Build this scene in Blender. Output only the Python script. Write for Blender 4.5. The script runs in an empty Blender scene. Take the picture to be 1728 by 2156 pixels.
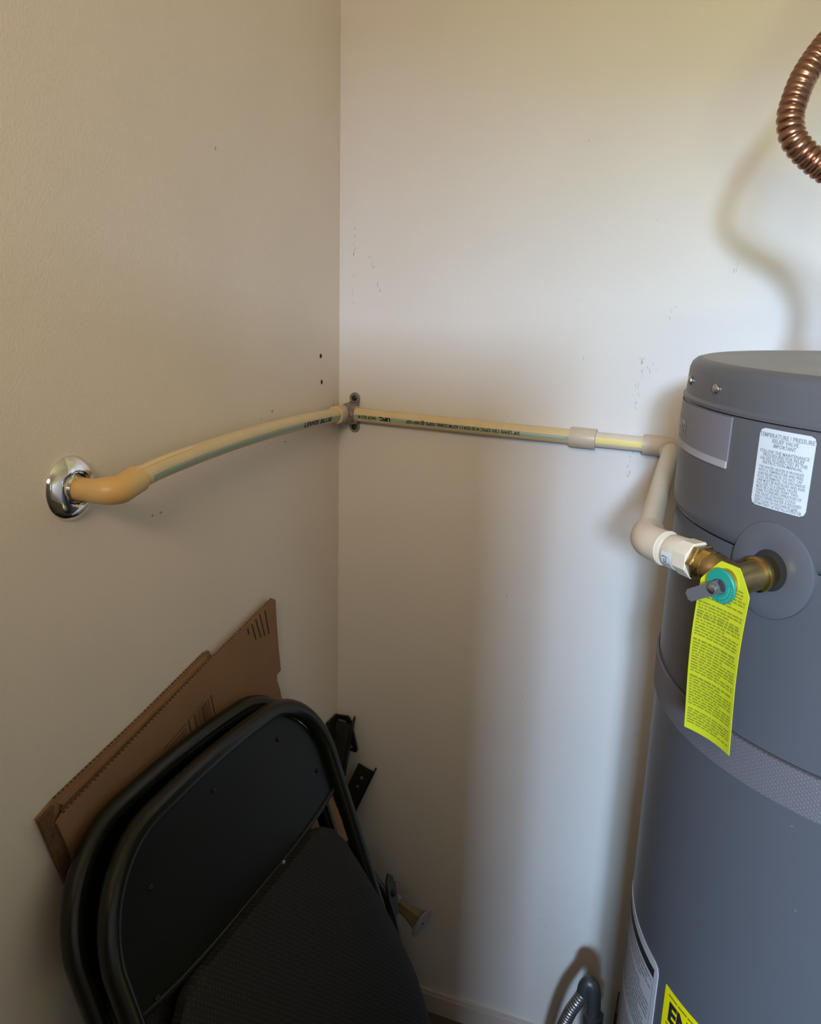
import bpy, bmesh, math, random
from mathutils import Vector, Matrix
C = bpy.context.scene.collection
SC = bpy.context.scene
PI = math.pi
random.seed(4)

# ------------------------------------------------------------------ camera
FPX = 1720.0
yaw, pitch, roll = .367, .258, .0275
fw = Vector((-math.sin(yaw)*math.cos(pitch), math.cos(yaw)*math.cos(pitch), -math.sin(pitch)))
rt = Vector((math.cos(yaw), math.sin(yaw), 0)); up = rt.cross(fw)
r2 = rt*math.cos(roll)+up*math.sin(roll); u2 = up*math.cos(roll)-rt*math.sin(roll)
cd = bpy.data.cameras.new('camera'); cam = bpy.data.objects.new('camera', cd); C.objects.link(cam)
M = Matrix((r2, u2, -fw)).transposed().to_4x4(); M.translation = Vector((.605, -1.228, 1.336))
cam.matrix_world = M
cd.sensor_fit = 'HORIZONTAL'; cd.sensor_width = 36; cd.lens = FPX/1728*36; cd.clip_start = .01
SC.camera = cam

# ------------------------------------------------------------------ world, lights, exposure
W = bpy.data.worlds.new('sky'); SC.world = W; W.use_nodes = True
nt = W.node_tree; nt.nodes.clear()
wo = nt.nodes.new('ShaderNodeOutputWorld'); bg = nt.nodes.new('ShaderNodeBackground')
bg.inputs[0].default_value = (.55, .72, 1, 1); bg.inputs[1].default_value = .3
nt.links.new(bg.outputs[0], wo.inputs[0])

def area(name, loc, target, sx, sy, power, col, spread=PI):
    l = bpy.data.lights.new(name, 'AREA'); l.shape = 'RECTANGLE'; l.size = sx; l.size_y = sy
    l.energy = power; l.color = col; l.spread = spread
    o = bpy.data.objects.new(name, l); C.objects.link(o); o.location = loc
    o.rotation_euler = (Vector(target)-Vector(loc)).to_track_quat('-Z', 'Y').to_euler()
    return o
# bright bit of sky seen through the doorway, over the shoulder of the camera
area('daylight_gap', (1.12, -3.6, 1.95), (.45, 0, 1.1),   .19, .20, 64, (.60, .76, 1.0))
# open sky above the treeline, clipped by the head of the doorway
area('sky_above_trees', (1.0, -5.2, 2.30), (.8, 0, 1.3), .8, .6, 345, (.44, .71, 1.0))
# sunlit lawn and trees outside
area('lawn_bounce', (1.15, -3.7, .90), (.75, 0, 1.9), .7, .5, 44, (.74, .86, .26))
# warm fill lamp added behind the camera for the room's bounced light
area('room_fill', (.60, -2.10, 1.90), (.0, -.7, .95), .5, .36, 14.5, (1.0, .75, .50))
SC.view_settings.view_transform = 'Standard'; SC.view_settings.look = 'None'
SC.view_settings.gamma = 1; SC.view_settings.use_curve_mapping = False
SC.view_settings.exposure = 0.0

# ------------------------------------------------------------------ materials
def mat(name, col, rough=.6, metal=0, noise=0, nscale=30, bump=0, bscale=200, col2=None, spec=.5, coat=0, bdist=.001):
    m = bpy.data.materials.new(name); m.use_nodes = True; n = m.node_tree.nodes; L = m.node_tree.links
    b = n['Principled BSDF']; b.inputs['Base Color'].default_value = (*col, 1)
    b.inputs['Roughness'].default_value = rough; b.inputs['Metallic'].default_value = metal
    b.inputs['Specular IOR Level'].default_value = spec; b.inputs['Coat Weight'].default_value = coat
    tc = n.new('ShaderNodeTexCoord')
    if noise or col2:
        t = n.new('ShaderNodeTexNoise'); t.inputs['Scale'].default_value = nscale; t.inputs['Detail'].default_value = 5
        L.new(tc.outputs['Object'], t.inputs['Vector'])
        mx = n.new('ShaderNodeMix'); mx.data_type = 'RGBA'
        c2 = col2 or tuple(c*(1-noise) for c in col)
        mx.inputs[6].default_value = (*col, 1); mx.inputs[7].default_value = (*c2, 1)
        rp = n.new('ShaderNodeMapRange'); rp.inputs[1].default_value = .35; rp.inputs[2].default_value = .65
        L.new(t.outputs['Fac'], rp.inputs[0]); L.new(rp.outputs[0], mx.inputs[0]); L.new(mx.outputs[2], b.inputs['Base Color'])
    if bump:
        t = n.new('ShaderNodeTexNoise'); t.inputs['Scale'].default_value = bscale; t.inputs['Detail'].default_value = 3
        L.new(tc.outputs['Object'], t.inputs['Vector'])
        bp = n.new('ShaderNodeBump'); bp.inputs['Strength'].default_value = bump; bp.inputs['Distance'].default_value = bdist
        L.new(t.outputs['Fac'], bp.inputs['Height']); L.new(bp.outputs['Normal'], b.inputs['Normal'])
    return m
MT = {}
MT['wall'] = mat('painted_plaster', (.79, .71, .62), .75, noise=.035, nscale=5, bump=.6, bscale=330, bdist=.0009, spec=.2)  # same paint as the right wall; warm light is put into this lighter tone
MT['wall_r'] = mat('smooth_painted_plaster', (.67, .655, .64), .6, noise=.03, nscale=4, bump=.16, bscale=260, bdist=.0008, spec=.25)  # same paint, kept darker and cooler to carry the light balance between walls
MT['ceil'] = mat('ceiling_paint', (.72, .69, .64), .85)
MT['floor'] = mat('worn_floor', (.13, .095, .065), .6, noise=.4, nscale=25, bump=.3, bscale=60)
MT['base'] = mat('baseboard_paint', (.55, .50, .47), .5)
MT['chip'] = mat('chipped_paint', (.36, .34, .34), .9)
MT['dark'] = mat('dark_hole', (.012, .010, .009), .9)
MT['cpvc'] = mat('cream_cpvc', (.66, .53, .30), .38, noise=.06, nscale=40)
MT['cpvc_w'] = mat('pale_cpvc', (.66, .58, .47), .4, noise=.05, nscale=40)
MT['cpvc_o'] = mat('yellowed_cpvc', (.70, .42, .15), .38, col2=(.62, .45, .22), nscale=28)
MT['fit'] = mat('tan_cpvc_fitting', (.56, .47, .37), .42, noise=.05, nscale=60)
MT['glue'] = mat('dried_glue', (.72, .58, .34), .25)
MT['teal'] = mat('teal_stripe', (.30, .40, .33), .5)
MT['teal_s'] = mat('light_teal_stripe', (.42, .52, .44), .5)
MT['yel'] = mat('yellow_stripe', (.78, .66, .20), .5)
MT['ink'] = mat('black_ink', (.012, .012, .011), .6)
MT['chrome'] = mat('chrome', (.82, .82, .84), .08, 1)
MT['zinc'] = mat('weathered_zinc', (.34, .31, .28), .5, .6, noise=.4, nscale=120)
MT['screw'] = mat('dark_screw', (.035, .03, .027), .5, .6)
MT['brass'] = mat('brass', (.50, .37, .17), .33, 1, noise=.25, nscale=60)
MT['brass_b'] = mat('bright_brass', (.68, .50, .20), .18, 1)
MT['copper'] = mat('copper', (.40, .225, .165), .30, 1, noise=.25, nscale=90)
MT['tank'] = mat('grey_enamel', (.084, .085, .098), .38, noise=.05, nscale=6, spec=.5)
MT['lid'] = mat('grey_lid_plastic', (.092, .093, .106), .42, noise=.05, nscale=9, bump=.1, bscale=500, bdist=.0004)
MT['cover'] = mat('grey_cover_plastic', (.088, .089, .104), .42)
MT['gap'] = mat('dark_seam_gasket', (.03, .03, .034), .8)  # near-black tone of the seam, base ring and valve hub
MT['plate'] = mat('mauve_grey_badge', (.175, .165, .195), .45)
MT['plate_l'] = mat('silver_badge', (.34, .33, .36), .4)
MT['white'] = mat('white_sticker', (.56, .60, .64), .5)
MT['grey_ink'] = mat('grey_ink', (.22, .23, .26), .6)
MT['tagy'] = mat('yellow_plastic_tag', (.52, .54, .018), .42)
MT['olive'] = mat('olive_print', (.24, .25, .015), .6)
MT['guide'] = mat('yellow_paper', (.80, .66, .0), .5)
MT['guide_ink'] = mat('brown_print', (.20, .15, .01), .6)
MT['paper'] = mat('grey_paper', (.42, .41, .43), .6)
MT['paper_ink'] = mat('paper_print', (.20, .19, .20), .7)
MT['green'] = mat('green_disc_enamel', (.015, .27, .20), .45)
MT['green_l'] = mat('pale_green_print', (.12, .45, .36), .5)
MT['steel'] = mat('brushed_steel', (.55, .55, .56), .3, 1)
MT['lever'] = mat('dull_steel_lever', (.16, .155, .17), .5, .5)
MT['chair'] = mat('black_green_enamel', (.009, .010, .006), .26, spec=.38, bump=.04, bscale=300)
MT['panel'] = mat('chair_back_enamel', (.008, .008, .0045), .36, spec=.28, noise=.3, nscale=10)
MT['card'] = mat('corrugated_cardboard', (.30, .165, .08), .85, noise=.12, nscale=12, bump=.15, bscale=120)
MT['card_d'] = mat('cardboard_edge', (.16, .085, .04), .9, noise=.4, nscale=200)
MT['print'] = mat('cardboard_print', (.05, .03, .018), .8)
MT['iron'] = mat('dark_angle_iron', (.022, .021, .016), .55, .3)
MT['iron_b'] = mat('black_bracket_paint', (.008, .008, .008), .4)
MT['spool'] = mat('cream_plastic', (.17, .14, .08), .6)
MT['spool_e'] = mat('grey_disc', (.24, .23, .22), .6)
MT['flex'] = mat('grey_flexible_steel', (.30, .29, .30), .35, .85)
MT['flex_d'] = mat('dark_cast_fitting', (.09, .092, .10), .45, .6)
MT['grass'] = mat('lawn', (.10, .16, .03), .9, noise=.5, nscale=40)
MT['wood'] = mat('blocker_wood', (.42, .38, .33), .6)
MT['cab'] = mat('blocker_laminate', (.23, .20, .17), .6)

# seat: woven dimpled vinyl; foil band: embossed
def dimple(name, col, col2, sc, rough, bump=.5, bd=.001):
    m = mat(name, col, rough); n = m.node_tree.nodes; L = m.node_tree.links; b = n['Principled BSDF']
    tc = n.new('ShaderNodeTexCoord'); mp = n.new('ShaderNodeMapping'); mp.inputs['Scale'].default_value = sc
    L.new(tc.outputs['Object'], mp.inputs['Vector'])
    sx = n.new('ShaderNodeSeparateXYZ'); L.new(mp.outputs[0], sx.inputs[0])
    outs = []
    for k in range(2):
        s = n.new('ShaderNodeMath'); s.operation = 'SINE'; L.new(sx.outputs[k], s.inputs[0]); outs.append(s)
    p = n.new('ShaderNodeMath'); p.operation = 'MULTIPLY'; L.new(outs[0].outputs[0], p.inputs[0]); L.new(outs[1].outputs[0], p.inputs[1])
    mr = n.new('ShaderNodeMapRange'); mr.inputs[1].default_value = .1; mr.inputs[2].default_value = .8; L.new(p.outputs[0], mr.inputs[0])
    mx = n.new('ShaderNodeMix'); mx.data_type = 'RGBA'; mx.inputs[6].default_value = (*col, 1); mx.inputs[7].default_value = (*col2, 1)
    L.new(mr.outputs[0], mx.inputs[0]); L.new(mx.outputs[2], b.inputs['Base Color'])
    bp = n.new('ShaderNodeBump'); bp.inputs['Strength'].default_value = bump; bp.inputs['Distance'].default_value = bd
    L.new(mr.outputs[0], bp.inputs['Height']); L.new(bp.outputs[0], b.inputs['Normal'])
    return m, mp
MT['seat'], _ = dimple('woven_seat_vinyl', (.008, .0065, .005), (.024, .019, .014), (900, 700, 0), .75)

# ------------------------------------------------------------------ mesh helpers
def tag(o, label=None, cat=None, group=None, kind=None):
    if label: o['label'] = label
    if cat: o['category'] = cat
    if group: o['group'] = group
    if kind: o['kind'] = kind
    return o
def mesh(name, vs, fs, m, parent=None, smooth=True, auto=True):
    me = bpy.data.meshes.new(name); me.from_pydata([tuple(v) for v in vs], [], fs); me.update()
    bm = bmesh.new(); bm.from_mesh(me); bmesh.ops.recalc_face_normals(bm, faces=bm.faces)
    if smooth:
        for f in bm.faces: f.smooth = True
        for e in bm.edges:
            if len(e.link_faces) == 2 and e.calc_face_angle(0) > .6: e.smooth = False
    bm.to_mesh(me); bm.free(); me.materials.append(MT[m] if isinstance(m, str) else m)
    o = bpy.data.objects.new(name, me); C.objects.link(o)
    if parent: o.parent = parent
    return o
def empty(name, loc=(0, 0, 0), mw=None):
    o = bpy.data.objects.new(name, None); C.objects.link(o); o.location = loc
    if mw is not None: o.matrix_world = mw
    return o
class MB:
    def __init__(s): s.v = []; s.f = []
    def add(s, vs, fs):
        b = len(s.v); s.v += [Vector(v) for v in vs]; s.f += [tuple(i+b for i in f) for f in fs]; return s
    def box(s, a, b):
        (x0, y0, z0), (x1, y1, z1) = a, b
        return s.add([(x0,y0,z0),(x1,y0,z0),(x1,y1,z0),(x0,y1,z0),(x0,y0,z1),(x1,y0,z1),(x1,y1,z1),(x0,y1,z1)],
            [(0,3,2,1),(4,5,6,7),(0,1,5,4),(1,2,6,5),(2,3,7,6),(3,0,4,7)])
    def prism(s, poly, off):   # poly: 3D points, off: Vector thickness
        n = len(poly); off = Vector(off)
        return s.add([Vector(p) for p in poly]+[Vector(p)+off for p in poly],
            [tuple(range(n)), tuple(range(2*n-1, n-1, -1))]+[(i, (i+1) % n, n+(i+1) % n, n+i) for i in range(n)])
    def lathe(s, prof, O, axis, seg=48, cap=True, facets=None):   # prof [(along, r)]
        O = Vector(O); ax = Vector(axis).normalized()
        e1 = ax.orthogonal().normalized()
        if abs(ax.z) < .9: e1 = (Vector((0, 0, 1))-ax*ax.z).normalized()
        e2 = ax.cross(e1); n = facets or seg; vs = []; fs = []
        for (a, r) in prof:
            for k in range(n):
                t = 2*PI*(k+.5)/n; vs.append(O+ax*a+(e1*math.cos(t)+e2*math.sin(t))*r)
        for i in range(len(prof)-1):
            for k in range(n):
                k2 = (k+1) % n; fs.append((i*n+k, i*n+k2, (i+1)*n+k2, (i+1)*n+k))
        if cap: fs.append(tuple(range(n))); fs.append(tuple(range((len(prof)-1)*n, len(prof)*n)))
        return s.add(vs, fs)
    def tube(s, path, r, seg=16, cap=True):
        P = path if isinstance(path, Path) else Path(path)
        vs = []; fs = []; n = seg; N = len(P.p)
        for i in range(N):
            rr = r(P.s[i]) if callable(r) else r
            for k in range(n):
                t = 2*PI*k/n; vs.append(P.p[i]+(P.a[i]*math.cos(t)+P.b[i]*math.sin(t))*rr)
        for i in range(N-1):
            for k in range(n):
                k2 = (k+1) % n; fs.append((i*n+k, i*n+k2, (i+1)*n+k2, (i+1)*n+k))
        if cap: fs.append(tuple(range(n))); fs.append(tuple(range((N-1)*n, N*n)))
        return s.add(vs, fs)
    def build(s, name, m, parent=None, smooth=True): return mesh(name, s.v, s.f, m, parent, smooth)
class Path:
    def __init__(s, pts, sub=0, ref=None):
        pts = [Vector(p) for p in pts]
        if sub:
            out = []
            for i in range(len(pts)-1):
                p0 = pts[max(i-1, 0)]; p1 = pts[i]; p2 = pts[i+1]; p3 = pts[min(i+2, len(pts)-1)]
                for k in range(sub):
                    t = k/sub
                    out.append(.5*((2*p1)+(p2-p0)*t+(2*p0-5*p1+4*p2-p3)*t*t+(3*p1-p0-3*p2+p3)*t**3))
            out.append(pts[-1]); pts = out
        s.p = pts; n = len(pts); s.t = []
        for i in range(n): s.t.append((pts[min(i+1, n-1)]-pts[max(i-1, 0)]).normalized())
        s.s = [0]
        for i in range(1, n): s.s.append(s.s[-1]+(pts[i]-pts[i-1]).length)
        s.L = s.s[-1]; s.a = []; s.b = []
        if ref is not None:
            ref = Vector(ref)
            for t in s.t: a = (ref-t*ref.dot(t)).normalized(); s.a.append(a); s.b.append(t.cross(a))
        else:
            a = s.t[0].orthogonal().normalized()
            for t in s.t: a = (a-t*a.dot(t)).normalized(); s.a.append(a); s.b.append(t.cross(a))
    def resample(s, d):
        n = max(2, int(s.L/d)); out = []; i = 0
        for k in range(n+1):
            x = s.L*k/n
            while i < len(s.s)-2 and s.s[i+1] < x: i += 1
            t = (x-s.s[i])/max(1e-9, s.s[i+1]-s.s[i]); out.append(s.p[i].lerp(s.p[i+1], t))
        return out
    def at(s, x):
        i = 0
        while i < len(s.s)-2 and s.s[i+1] < x: i += 1
        t = (x-s.s[i])/max(1e-9, s.s[i+1]-s.s[i])
        return s.p[i].lerp(s.p[i+1], t), s.t[i], s.a[i].lerp(s.a[i+1], t).normalized(), s.b[i].lerp(s.b[i+1], t).normalized()
    def surf(s, r, ang0=0, s0=0, flip=1):
        # (u along, v around) -> point on the tube's skin
        def f(u, v, h=0):
            p, t, a, b = s.at(s0+flip*u); th = ang0+flip*v/r
            return p+(a*math.cos(th)+b*math.sin(th))*(r+h)
        return f
def arc(c, a, b, r, t0, t1, n=10):
    c = Vector(c); a = Vector(a); b = Vector(b)
    return [c+a*r*math.cos(t0+(t1-t0)*k/n)+b*r*math.sin(t0+(t1-t0)*k/n) for k in range(n+1)]
def patch(surf, u0, u1, v0, v1, nu, nv, h0, h1, rc=0):
    """closed thin patch following surf between heights h0 (back) and h1 (front), optional rounded corners"""
    vs = []; fs = []
    def map_(i, j):
        x = u0+(u1-u0)*i/nu; y = v0+(v1-v0)*j/nv
        if rc:
            if j in (0, nv):
                x = min(max(x, u0+rc), u1-rc)
            elif j in (1, nv-1):
                x = min(max(x, u0+rc*.3), u1-rc*.3)
        return x, y
    ys = [v0+(v1-v0)*j/nv for j in range(nv+1)]
    if rc:
        ys = [v0, v0+rc*.3, v0+rc]+[v0+rc+(v1-v0-2*rc)*j/nv for j in range(1, nv)]+[v1-rc, v1-rc*.3, v1]
    J = len(ys)
    for h in (h0, h1):
        for j, y in enumerate(ys):
            ins = 0
            if rc:
                d = min(y-v0, v1-y)
                if d < rc: ins = rc-math.sqrt(max(0, rc*rc-(rc-d)**2))
            for i in range(nu+1):
                vs.append(surf(u0+ins+(u1-u0-2*ins)*i/nu, y, h))
    n = nu+1; B = J*n
    for j in range(J-1):
        for i in range(nu):
            q = (j*n+i, j*n+i+1, (j+1)*n+i+1, (j+1)*n+i); fs.append(q); fs.append(tuple(x+B for x in reversed(q)))
    ring = [i for i in range(n)]+[j*n+n-1 for j in range(1, J)]+[(J-1)*n+i for i in range(n-2, -1, -1)]+[j*n for j in range(J-2, 0, -1)]
    for k in range(len(ring)):
        a, b = ring[k], ring[(k+1) % len(ring)]; fs.append((a, b, b+B, a+B))
    return vs, fs
def text(surf, body, size, u, v, align='LEFT', h=.0002, sx=1, bold=0, rot=False, res=2, fine=0):
    cu = bpy.data.curves.new('t', 'FONT'); cu.body = body; cu.size = size; cu.resolution_u = res; cu.align_x = align; cu.offset = bold
    o = bpy.data.objects.new('t', cu); C.objects.link(o)
    bpy.context.view_layer.update()
    me = o.to_mesh(); out = []; sg = -1 if rot else 1
    bm = bmesh.new(); bm.from_mesh(me)
    if fine:
        bmesh.ops.triangulate(bm, faces=bm.faces)
        for _ in range(2):
            le = [e for e in bm.edges if e.calc_length() > fine]
            if le: bmesh.ops.subdivide_edges(bm, edges=le, cuts=2); bmesh.ops.triangulate(bm, faces=[f for f in bm.faces if len(f.verts) > 3])
    bm.verts.ensure_lookup_table(); bm.verts.index_update()
    for p in bm.verts: out.append(surf(u+sg*p.co.x*sx, v+sg*p.co.y, h))
    fs = [tuple(w.index for w in p.verts) for p in bm.faces]
    bm.free(); o.to_mesh_clear(); bpy.data.objects.remove(o); bpy.data.curves.remove(cu)
    return out, fs
def bars(surf, u0, u1, v, hgt, seed, h=.0002, wmin=.1, wmax=.35, gap=.03, end=1.0):
    """a row of short printed dashes, for lines of print too small to read"""
    rnd = random.Random(seed); vs = []; fs = []; W_ = u1-u0; x = 0
    while x < end:
        w = min(rnd.uniform(wmin, wmax), end-x)
        if w < gap: break
        a = u0+x*W_; b = u0+(x+w)*W_; k = len(vs); nn = max(1, int(abs(b-a)/.012))
        for i in range(nn+1):
            xx = a+(b-a)*i/nn; vs += [surf(xx, v, h), surf(xx, v+hgt, h)]
        for i in range(nn): fs.append((k+2*i, k+2*i+2, k+2*i+3, k+2*i+1))
        x += w+gap
    return vs, fs

# ------------------------------------------------------------------ room shell
H_ = 2.42; XR = 1.55; YB = -2.35
def struct(name, mb, m): return tag(mb.build(name, m, None, False), kind='structure')
wl = struct('wall_left', MB().box((-.1, YB-.1, 0), (0, .1, H_)), 'wall')
wr = struct('wall_right', MB().box((0, 0, 0), (XR, .1, H_)), 'wall_r')
struct('wall_side', MB().box((XR, YB-.1, 0), (XR+.1, .1, H_)), 'wall_r')
DX0, DX1, DZ = .68, 1.48, 1.81
struct('wall_rear', MB().box((0, YB-.1, 0), (DX0, YB, H_)).box((DX1, YB-.1, 0), (XR, YB, H_)).box((DX0, YB-.1, DZ), (DX1, YB, H_)), 'wall')
struct('ceiling', MB().box((-.1, YB-.1, H_), (XR+.1, .1, H_+.08)), 'ceil')
struct('floor', MB().box((-.1, YB-.1, -.08), (XR+.1, .1, 0)), 'floor')
struct('baseboard_right', MB().box((0.0, -.010, 0), (XR, 0, .040)).box((0.0, -.007, .040), (XR, 0, .046)), 'base')
struct('baseboard_left', MB().box((0, YB, 0), (.010, -.010, .040)).box((0, YB, .040), (.007, -.010, .046)), 'base')
struct('trim_1', MB().box((DX0-.07, YB, 0), (DX0, YB+.018, DZ+.07)).box((DX1, YB, 0), (DX1+.07, YB+.018, DZ+.07)).box((DX0, YB, DZ), (DX1, YB+.018, DZ+.07)), 'base')
dl = MB().box((DX0+.005, YB-.06, .01), (DX1-.005, YB-.02, 1.10)).build('added_half_door', 'wood', None, False); tag(dl, kind='structure')  # added half-height leaf, unseen, keeps lawn light off the lower walls
MB().box((DX0, YB-.075, 1.10), (DX1, YB-.005, 1.125)).build('added_door_ledge', 'base', dl, False)
g = MB().box((-6, -12, -.22), (8, YB-.1, -.12)).build('lawn', 'grass', None, False)
tag(g, 'green lawn outside the doorway behind the camera', 'lawn', kind='structure')

# nail holes, scuffs and chips in the paint (parts of the walls)
def blot(mb, O, e1, e2, nrm, w, h, seed, thick=.0006):
    rnd = random.Random(seed); n = 9; O = Vector(O); e1 = Vector(e1); e2 = Vector(e2)
    poly = [O+e1*w*math.cos(2*PI*k/n)*rnd.uniform(.55, 1.1)+e2*h*math.sin(2*PI*k/n)*rnd.uniform(.6, 1.1)-Vector(nrm)*.0003 for k in range(n)]
    mb.prism(poly, Vector(nrm)*(thick+.0003))
Yv, Zv, Xv = Vector((0, 1, 0)), Vector((0, 0, 1)), Vector((1, 0, 0))
for i, (y, z) in enumerate(((-.066, 1.242), (-.063, 1.201))):
    mb = MB(); blot(mb, (0, y, z), Yv, Zv, Xv, .0035, .0042, i); mb.build('nail_hole', 'dark', wl, False)
for i, (y, z, w, h) in enumerate(((-.215, 1.172, .0024, .0028), (-.245, 1.165, .0012, .0012), (-.47, 1.083, .003, .0014), (-.485, 1.083, .002, .0015),
        (-.02, 1.16, .0015, .003), (-.335, 1.50, .0014, .003), (-.735, 1.005, .002, .004), (-.715, 1.07, .0018, .006), (-.18, 1.123, .004, .0012))):
    mb = MB(); blot(mb, (0, y, z), Yv, Zv, Xv, w, h, i+9, .0003); mb.build('scuff', 'chip', wl, False)
chips = MB(); rnd = random.Random(2)
def scratch(x0, z0, x1, z1, n, jit):
    for k in range(n):
        t = rnd.random(); a = rnd.uniform(-.5, .5)
        O = Vector((x0+(x1-x0)*t+rnd.gauss(0, jit), 0, z0+(z1-z0)*t)); e = Vector((math.sin(a), 0, math.cos(a))); l = rnd.uniform(.0012, .0038); w = rnd.uniform(.0002, .0005)
        q = Vector((e.z, 0, -e.x)); bend = q*rnd.uniform(-.001, .001)
        poly = [O-e*l, O-e*l*.2+q*w+bend, O+e*l, O-e*l*.1-q*w+bend]
        chips.prism([p+Vector((0, .0002, 0)) for p in poly], (0, -.0004, 0))
for a in ((.480, 1.185, .483, 1.262, 26, .0022), (.492, 1.225, .496, 1.262, 7, .003), (.477, 1.085, .481, 1.15, 15, .0014), (.0235, 1.32, .0265, 1.44, 16, .0008),
        (.050, 1.40, .072, 1.34, 10, .0012), (.515, 1.31, .520, 1.36, 4, .004), (.59, 1.375, .60, 1.405, 5, .002), (.40, .255, .44, .285, 9, .008), (.05, .575, .055, .60, 3, .01),
        (.1, .55, .3, 1.05, 7, .08), (.2, 1.1, .5, 1.6, 6, .1)):
    scratch(*a)
tag(chips.build('paint_chips', 'chip', wr, False), kind='stuff')
cr = MB()
for k in range(14):
    blot(cr, (.171+rnd.gauss(0, .012), -.022+rnd.gauss(0, .006), .002), Xv, Yv, Zv, rnd.uniform(.001, .005), rnd.uniform(.001, .004), k, .004)
tag(tag(cr.build('plaster_crumbs', 'base', None, False), 'pale plaster crumbs on the floor against the baseboard beside the chair leg', 'crumbs'), kind='stuff')

# added cabinet, unseen behind the camera, to throw the broad shadow on the corner
cab = empty('shadow_blocker_cabinet', (.345, -1.68, 0))
MB().box((-.28, -.19, .05), (.3045, .19, 1.50)).build('body', 'cab', cab, False)
MB().box((-.30, -.21, 1.50), (.3245, .21, 1.525)).build('blocker_top', 'wood', cab, False)
for k in (0, 1):
    d = MB().box((-.275+k*.292, .19, .09), (.012+k*.287, .208, 1.48)).build('door', 'cab', cab, False)
    MB().tube([(-.02+k*.06, .225, .7), (-.02+k*.06, .225, .82)], .006, 10).build('handle', 'steel', d)
MB().box((-.26, -.17, 0), (.29, .17, .05)).build('plinth', 'dark', cab, False)
tag(cab, 'added brown cabinet with two doors behind the camera, there to cast shade', 'cabinet')

# ------------------------------------------------------------------ water heater
TX, TY, TR = .8215, -.375, .2545
tank = empty('water_heater', (0, 0, 0))
tank.location = (TX, TY, 0)
tag(tank, 'tall grey cylindrical water heater with stickers and a banded jacket at the right', 'water heater')
def cyl(R): # u = arc length measured from angle 0 increasing clockwise seen from above -> rightwards on screen
    def f(u, v, h=0):
        a = u/R; return Vector(((R+h)*math.cos(a), (R+h)*math.sin(a), v))
    return f
A = math.radians
MB().lathe([(.055, TR-.01), (.06, TR), (.955, TR)], (0, 0, 0), (0, 0, 1), 160).build('jacket', 'tank', tank)
MB().lathe([(0, TR-.03), (.055, TR-.03)], (0, 0, 0), (0, 0, 1), 64).build('base_ring', 'gap', tank)
band_m, mp = dimple('embossed_band', (.118, .108, .120), (.150, .137, .148), (1, 1, 0), .55, .5, .0004)
# band pattern runs around the tank: use cylindrical coordinates
n_ = band_m.node_tree.nodes; L_ = band_m.node_tree.links
tcn = n_.new('ShaderNodeTexCoord'); sp = n_.new('ShaderNodeSeparateXYZ'); L_.new(tcn.outputs['Object'], sp.inputs[0])
at_ = n_.new('ShaderNodeMath'); at_.operation = 'ARCTAN2'; L_.new(sp.outputs[1], at_.inputs[0]); L_.new(sp.outputs[0], at_.inputs[1])
ml = n_.new('ShaderNodeMath'); ml.operation = 'MULTIPLY'; ml.inputs[1].default_value = TR; L_.new(at_.outputs[0], ml.inputs[0])
cb = n_.new('ShaderNodeCombineXYZ'); L_.new(ml.outputs[0], cb.inputs[0]); L_.new(sp.outputs[2], cb.inputs[1])
L_.new(cb.outputs[0], mp.inputs['Vector']); mp.inputs['Scale'].default_value = (1300, 1700, 1)
MB().lathe([(.954, TR-.002), (.9545, TR+.0026), (.990, TR+.0032), (.9905, TR-.002)], (0, 0, 0), (0, 0, 1), 160, cap=False).build('embossed_band', band_m, tank)['label'] = 'mauve grey embossed band around the jacket'
MB().lathe([(.9903, TR-.001), (.9907, TR+.0010), (.9913, TR+.0010), (.9917, TR-.001)], (0, 0, 0), (0, 0, 1), 160, cap=False).build('seam', 'gap', tank)
MB().lathe([(.952, TR+.0002), (1.146, TR+.0002)], (0, 0, 0), (0, 0, 1), 160, cap=False).build('jacket_upper_shell', 'tank', tank)
# upper shroud with the valve opening cut through it
CR = .2580
prof = [(1.1375, TR-.006), (1.1380, CR-.004), (1.1405, CR-.0013), (1.1445, CR-.0003), (1.150, CR), (1.2475, CR), (1.2495, CR-.001), (1.2500, CR-.0035)]
NA = math.radians(-132.4); nrm = Vector((math.cos(NA), math.sin(NA), 0)); tng = Vector((math.sin(NA), -math.cos(NA), 0))  # tng: to the left/back
HZ = 1.137
# shroud reaches lower than the valve: cut hole with a boolean, then apply
prof = [(1.0995, TR-.004)]+[]
prof = [(1.1375-.0, 0)]
def shell_profile():
    return [(1.112, TR-.006), (1.1125, CR-.006), (1.1145, CR-.003), (1.118, CR-.0012), (1.124, CR-.0002), (1.130, CR), (1.2475, CR), (1.2495, CR-.001), (1.2500, CR-.0035), (1.2500, CR-.014), (1.112, CR-.014)]
zl = 1.146
sp_ = [(zl-.0005, CR-.014), (zl-.0005, CR-.006), (zl+.0010, CR-.003), (zl+.004, CR-.0012), (zl+.009, CR-.0002), (zl+.014, CR), (1.2475, CR), (1.2495, CR-.001), (1.2500, CR-.0035), (1.2500, CR-.014)]
MB().lathe(sp_, (0, 0, 0), (0, 0, 1), 200, cap=False).build('shroud', 'tank', tank)
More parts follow.
